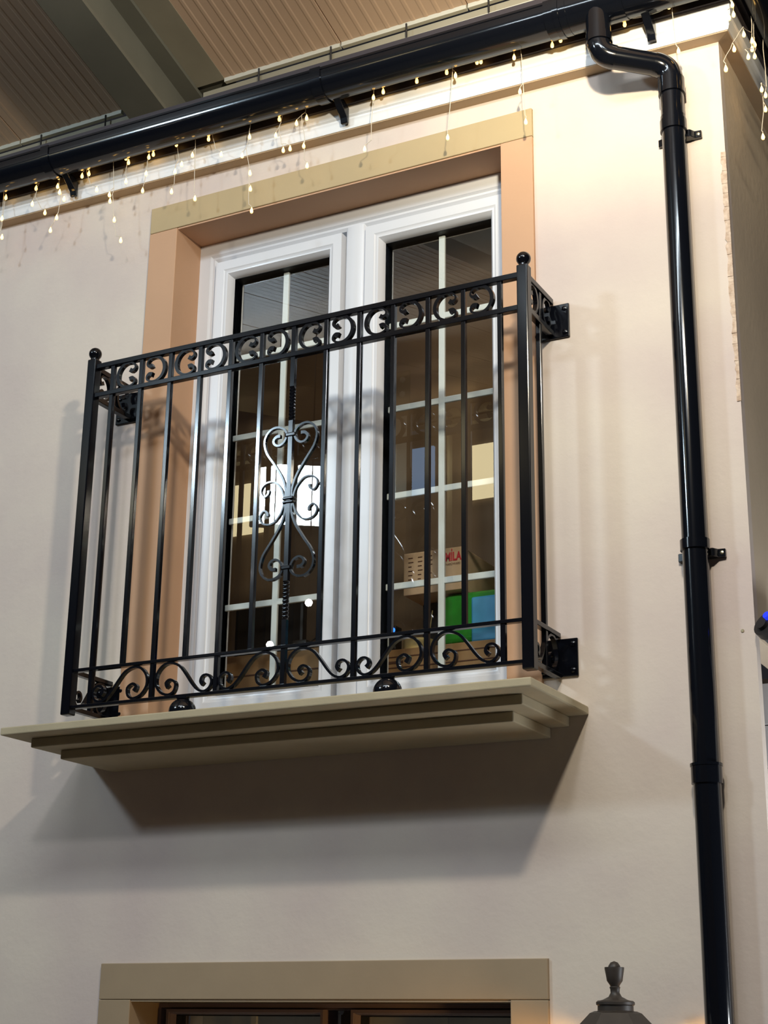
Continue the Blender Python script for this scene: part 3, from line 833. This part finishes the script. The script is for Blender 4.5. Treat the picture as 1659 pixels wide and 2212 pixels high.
def carton(name, label, x0, x1, y0, y1, z0, z1, material):
    t = thing(name, ((x0+x1)/2, (y0+y1)/2, z0), label, 'box')
    MB().box(x0, x1, y0, y1, z0, z1).build('box_body', material, t, bevel=0.002)
    MB().box((x0+x1)/2-0.0015, (x0+x1)/2+0.0015, y0+0.002, y1-0.002, z1-0.0005, z1+0.001).build('flap_seam', M['ink_dark'], t)
    return t
lb_ = carton('cardboard_box', 'large cardboard box standing low behind the right sash', 0.345, 0.86, 0.335, 0.72, 0.04, 0.285, M['card2'])
for z in (0.262,):
    MB().box(0.36, 0.85, 0.3335, 0.335, z, z+0.003).build('printed_line', M['ink_dark'], lb_)
MB().box(0.38, 0.3825, 0.3335, 0.335, 0.06, 0.235).build('printed_line', M['ink_dark'], lb_)
MB().box(0.38, 0.85, 0.3335, 0.335, 0.232, 0.235).build('printed_line', M['ink_dark'], lb_)
MB().box(0.375, 0.43, 0.3335, 0.335, 0.245, 0.252).build('printed_line', M['ink_dark'], lb_)
bag = thing('plastic_bag', (0.64, 0.5, 0.286), 'green and blue plastic bag under the small carton', 'bag')
MB().box(0.53, 0.80, 0.37, 0.60, 0.287, 0.438).build('green_wrap', M['green'], bag, bevel=0.02, bseg=3)
MB().box(0.625, 0.81, 0.355, 0.37, 0.287, 0.415).build('blue_wrap', M['blue'], bag, bevel=0.006, bseg=2)
dk = thing('dark_case', (0.48, 0.47, 0.286), 'dark case under the left end of the small carton', 'case')
MB().box(0.435, 0.525, 0.44, 0.60, 0.287, 0.437).build('case_body', M['darkplastic'], dk, bevel=0.006)
bx = carton('cardboard_box', 'small pale cardboard carton with red logo on top of the bag', 0.421, 0.602, 0.35, 0.62, 0.4395, 0.562, M['card'])
text_mesh('MILA', 'red_logo', 0.034, (0.5745, 0.3488, 0.524), M['ink_red'], bx, 0.0012, 0.66)
text_mesh('HARDWARE', 'logo_text', 0.0095, (0.5745, 0.3488, 0.511), M['ink_dark'], bx, 0, 0.85)
MB().box(0.5690, 0.5720, 0.3486, 0.349, 0.551, 0.558).build('logo_flame', M['ink_red'], bx)
random.seed(5)
for r in range(7):
    z = 0.545-r*0.0125
    for (a, b) in ((0.436, 0.449), (0.466, 0.478), (0.492, 0.508)):
        MB().box(a, b+random.uniform(-.003, .003), 0.3487, 0.3495, z, z+0.0025).build('printed_line', M['ink_dark'], bx)
tp = thing('tape_roll', (0.452, 0.385, 0.286), 'golden roll of tape on the large cardboard box', 'tape')
tpm = MB(); nn = 28; vs = []; fs = []
for r, z in ((0.030, 0), (0.045, 0), (0.045, 0.030), (0.030, 0.030)):
    for k in range(nn): vs.append((0.452+r*math.cos(2*math.pi*k/nn), 0.39+r*math.sin(2*math.pi*k/nn), 0.2862+z))
for c in range(4):
    for k in range(nn):
        k2 = (k+1) % nn; c2 = (c+1) % 4
        fs.append((c*nn+k, c*nn+k2, c2*nn+k2, c2*nn+k))
tpm.add(vs, fs).build('tape_ring', M['tape'], tp, smooth=True)
MB().tube([(0.477, 0.39, 0.315), (0.484, 0.392, 0.35), (0.492, 0.39, 0.40)], 0.0012, 5).build('loose_end', M['tape'], tp)
dv2 = thing('small_device', (0.385, 0.33, 0.286), 'small black device with glowing blue light behind the right sash', 'device')
MB().box(0.362, 0.403, 0.34, 0.38, 0.2865, 0.356).build('device_body', M['darkplastic'], dv2, bevel=0.003)
MB().lathe([(0.0075, 0), (0.007, -0.003), (0.003, -0.006)], (0.394, 0.340, 0.342), 12, 'y').build('status_light', M['led_blue'], dv2, smooth=True)
lf = carton('cardboard_box', 'wide tan cardboard box standing low behind the left sash', -0.30, 0.27, 0.34, 0.66, 0.04, 0.318, M['card2'])
MB().box(-0.29, 0.265, 0.3385, 0.340, 0.255, 0.259).build('printed_line', M['ink_dark'], lf)
ad = thing('power_adaptor', (0.07, 0.38, 0.319), 'black power adaptor with tangled cable on the wide tan box', 'adaptor')
MB().box(0.045, 0.105, 0.36, 0.41, 0.3195, 0.352).build('adaptor_body', M['darkplastic'], ad, bevel=0.004)
for k in range(3):
    MB().tube([(0.10, 0.385, 0.345), (0.13+0.02*k, 0.38, 0.36+0.012*k), (0.17+0.02*k, 0.40, 0.352+0.03*k), (0.21+0.02*k, 0.42, 0.40+0.02*k)], 0.0022, 6).build('cable', M['darkplastic'], ad, smooth=True)
mn = thing('dark_monitor', (-0.14, 0.62, 0.319), 'dark screen standing behind the left sash', 'screen')
MB().box(-0.30, -0.05, 0.60, 0.63, 0.345, 0.545).build('screen_panel', M['darkplastic'], mn, bevel=0.01)
MB().box(-0.20, -0.14, 0.585, 0.645, 0.3195, 0.345).build('stand', M['darkplastic'], mn)
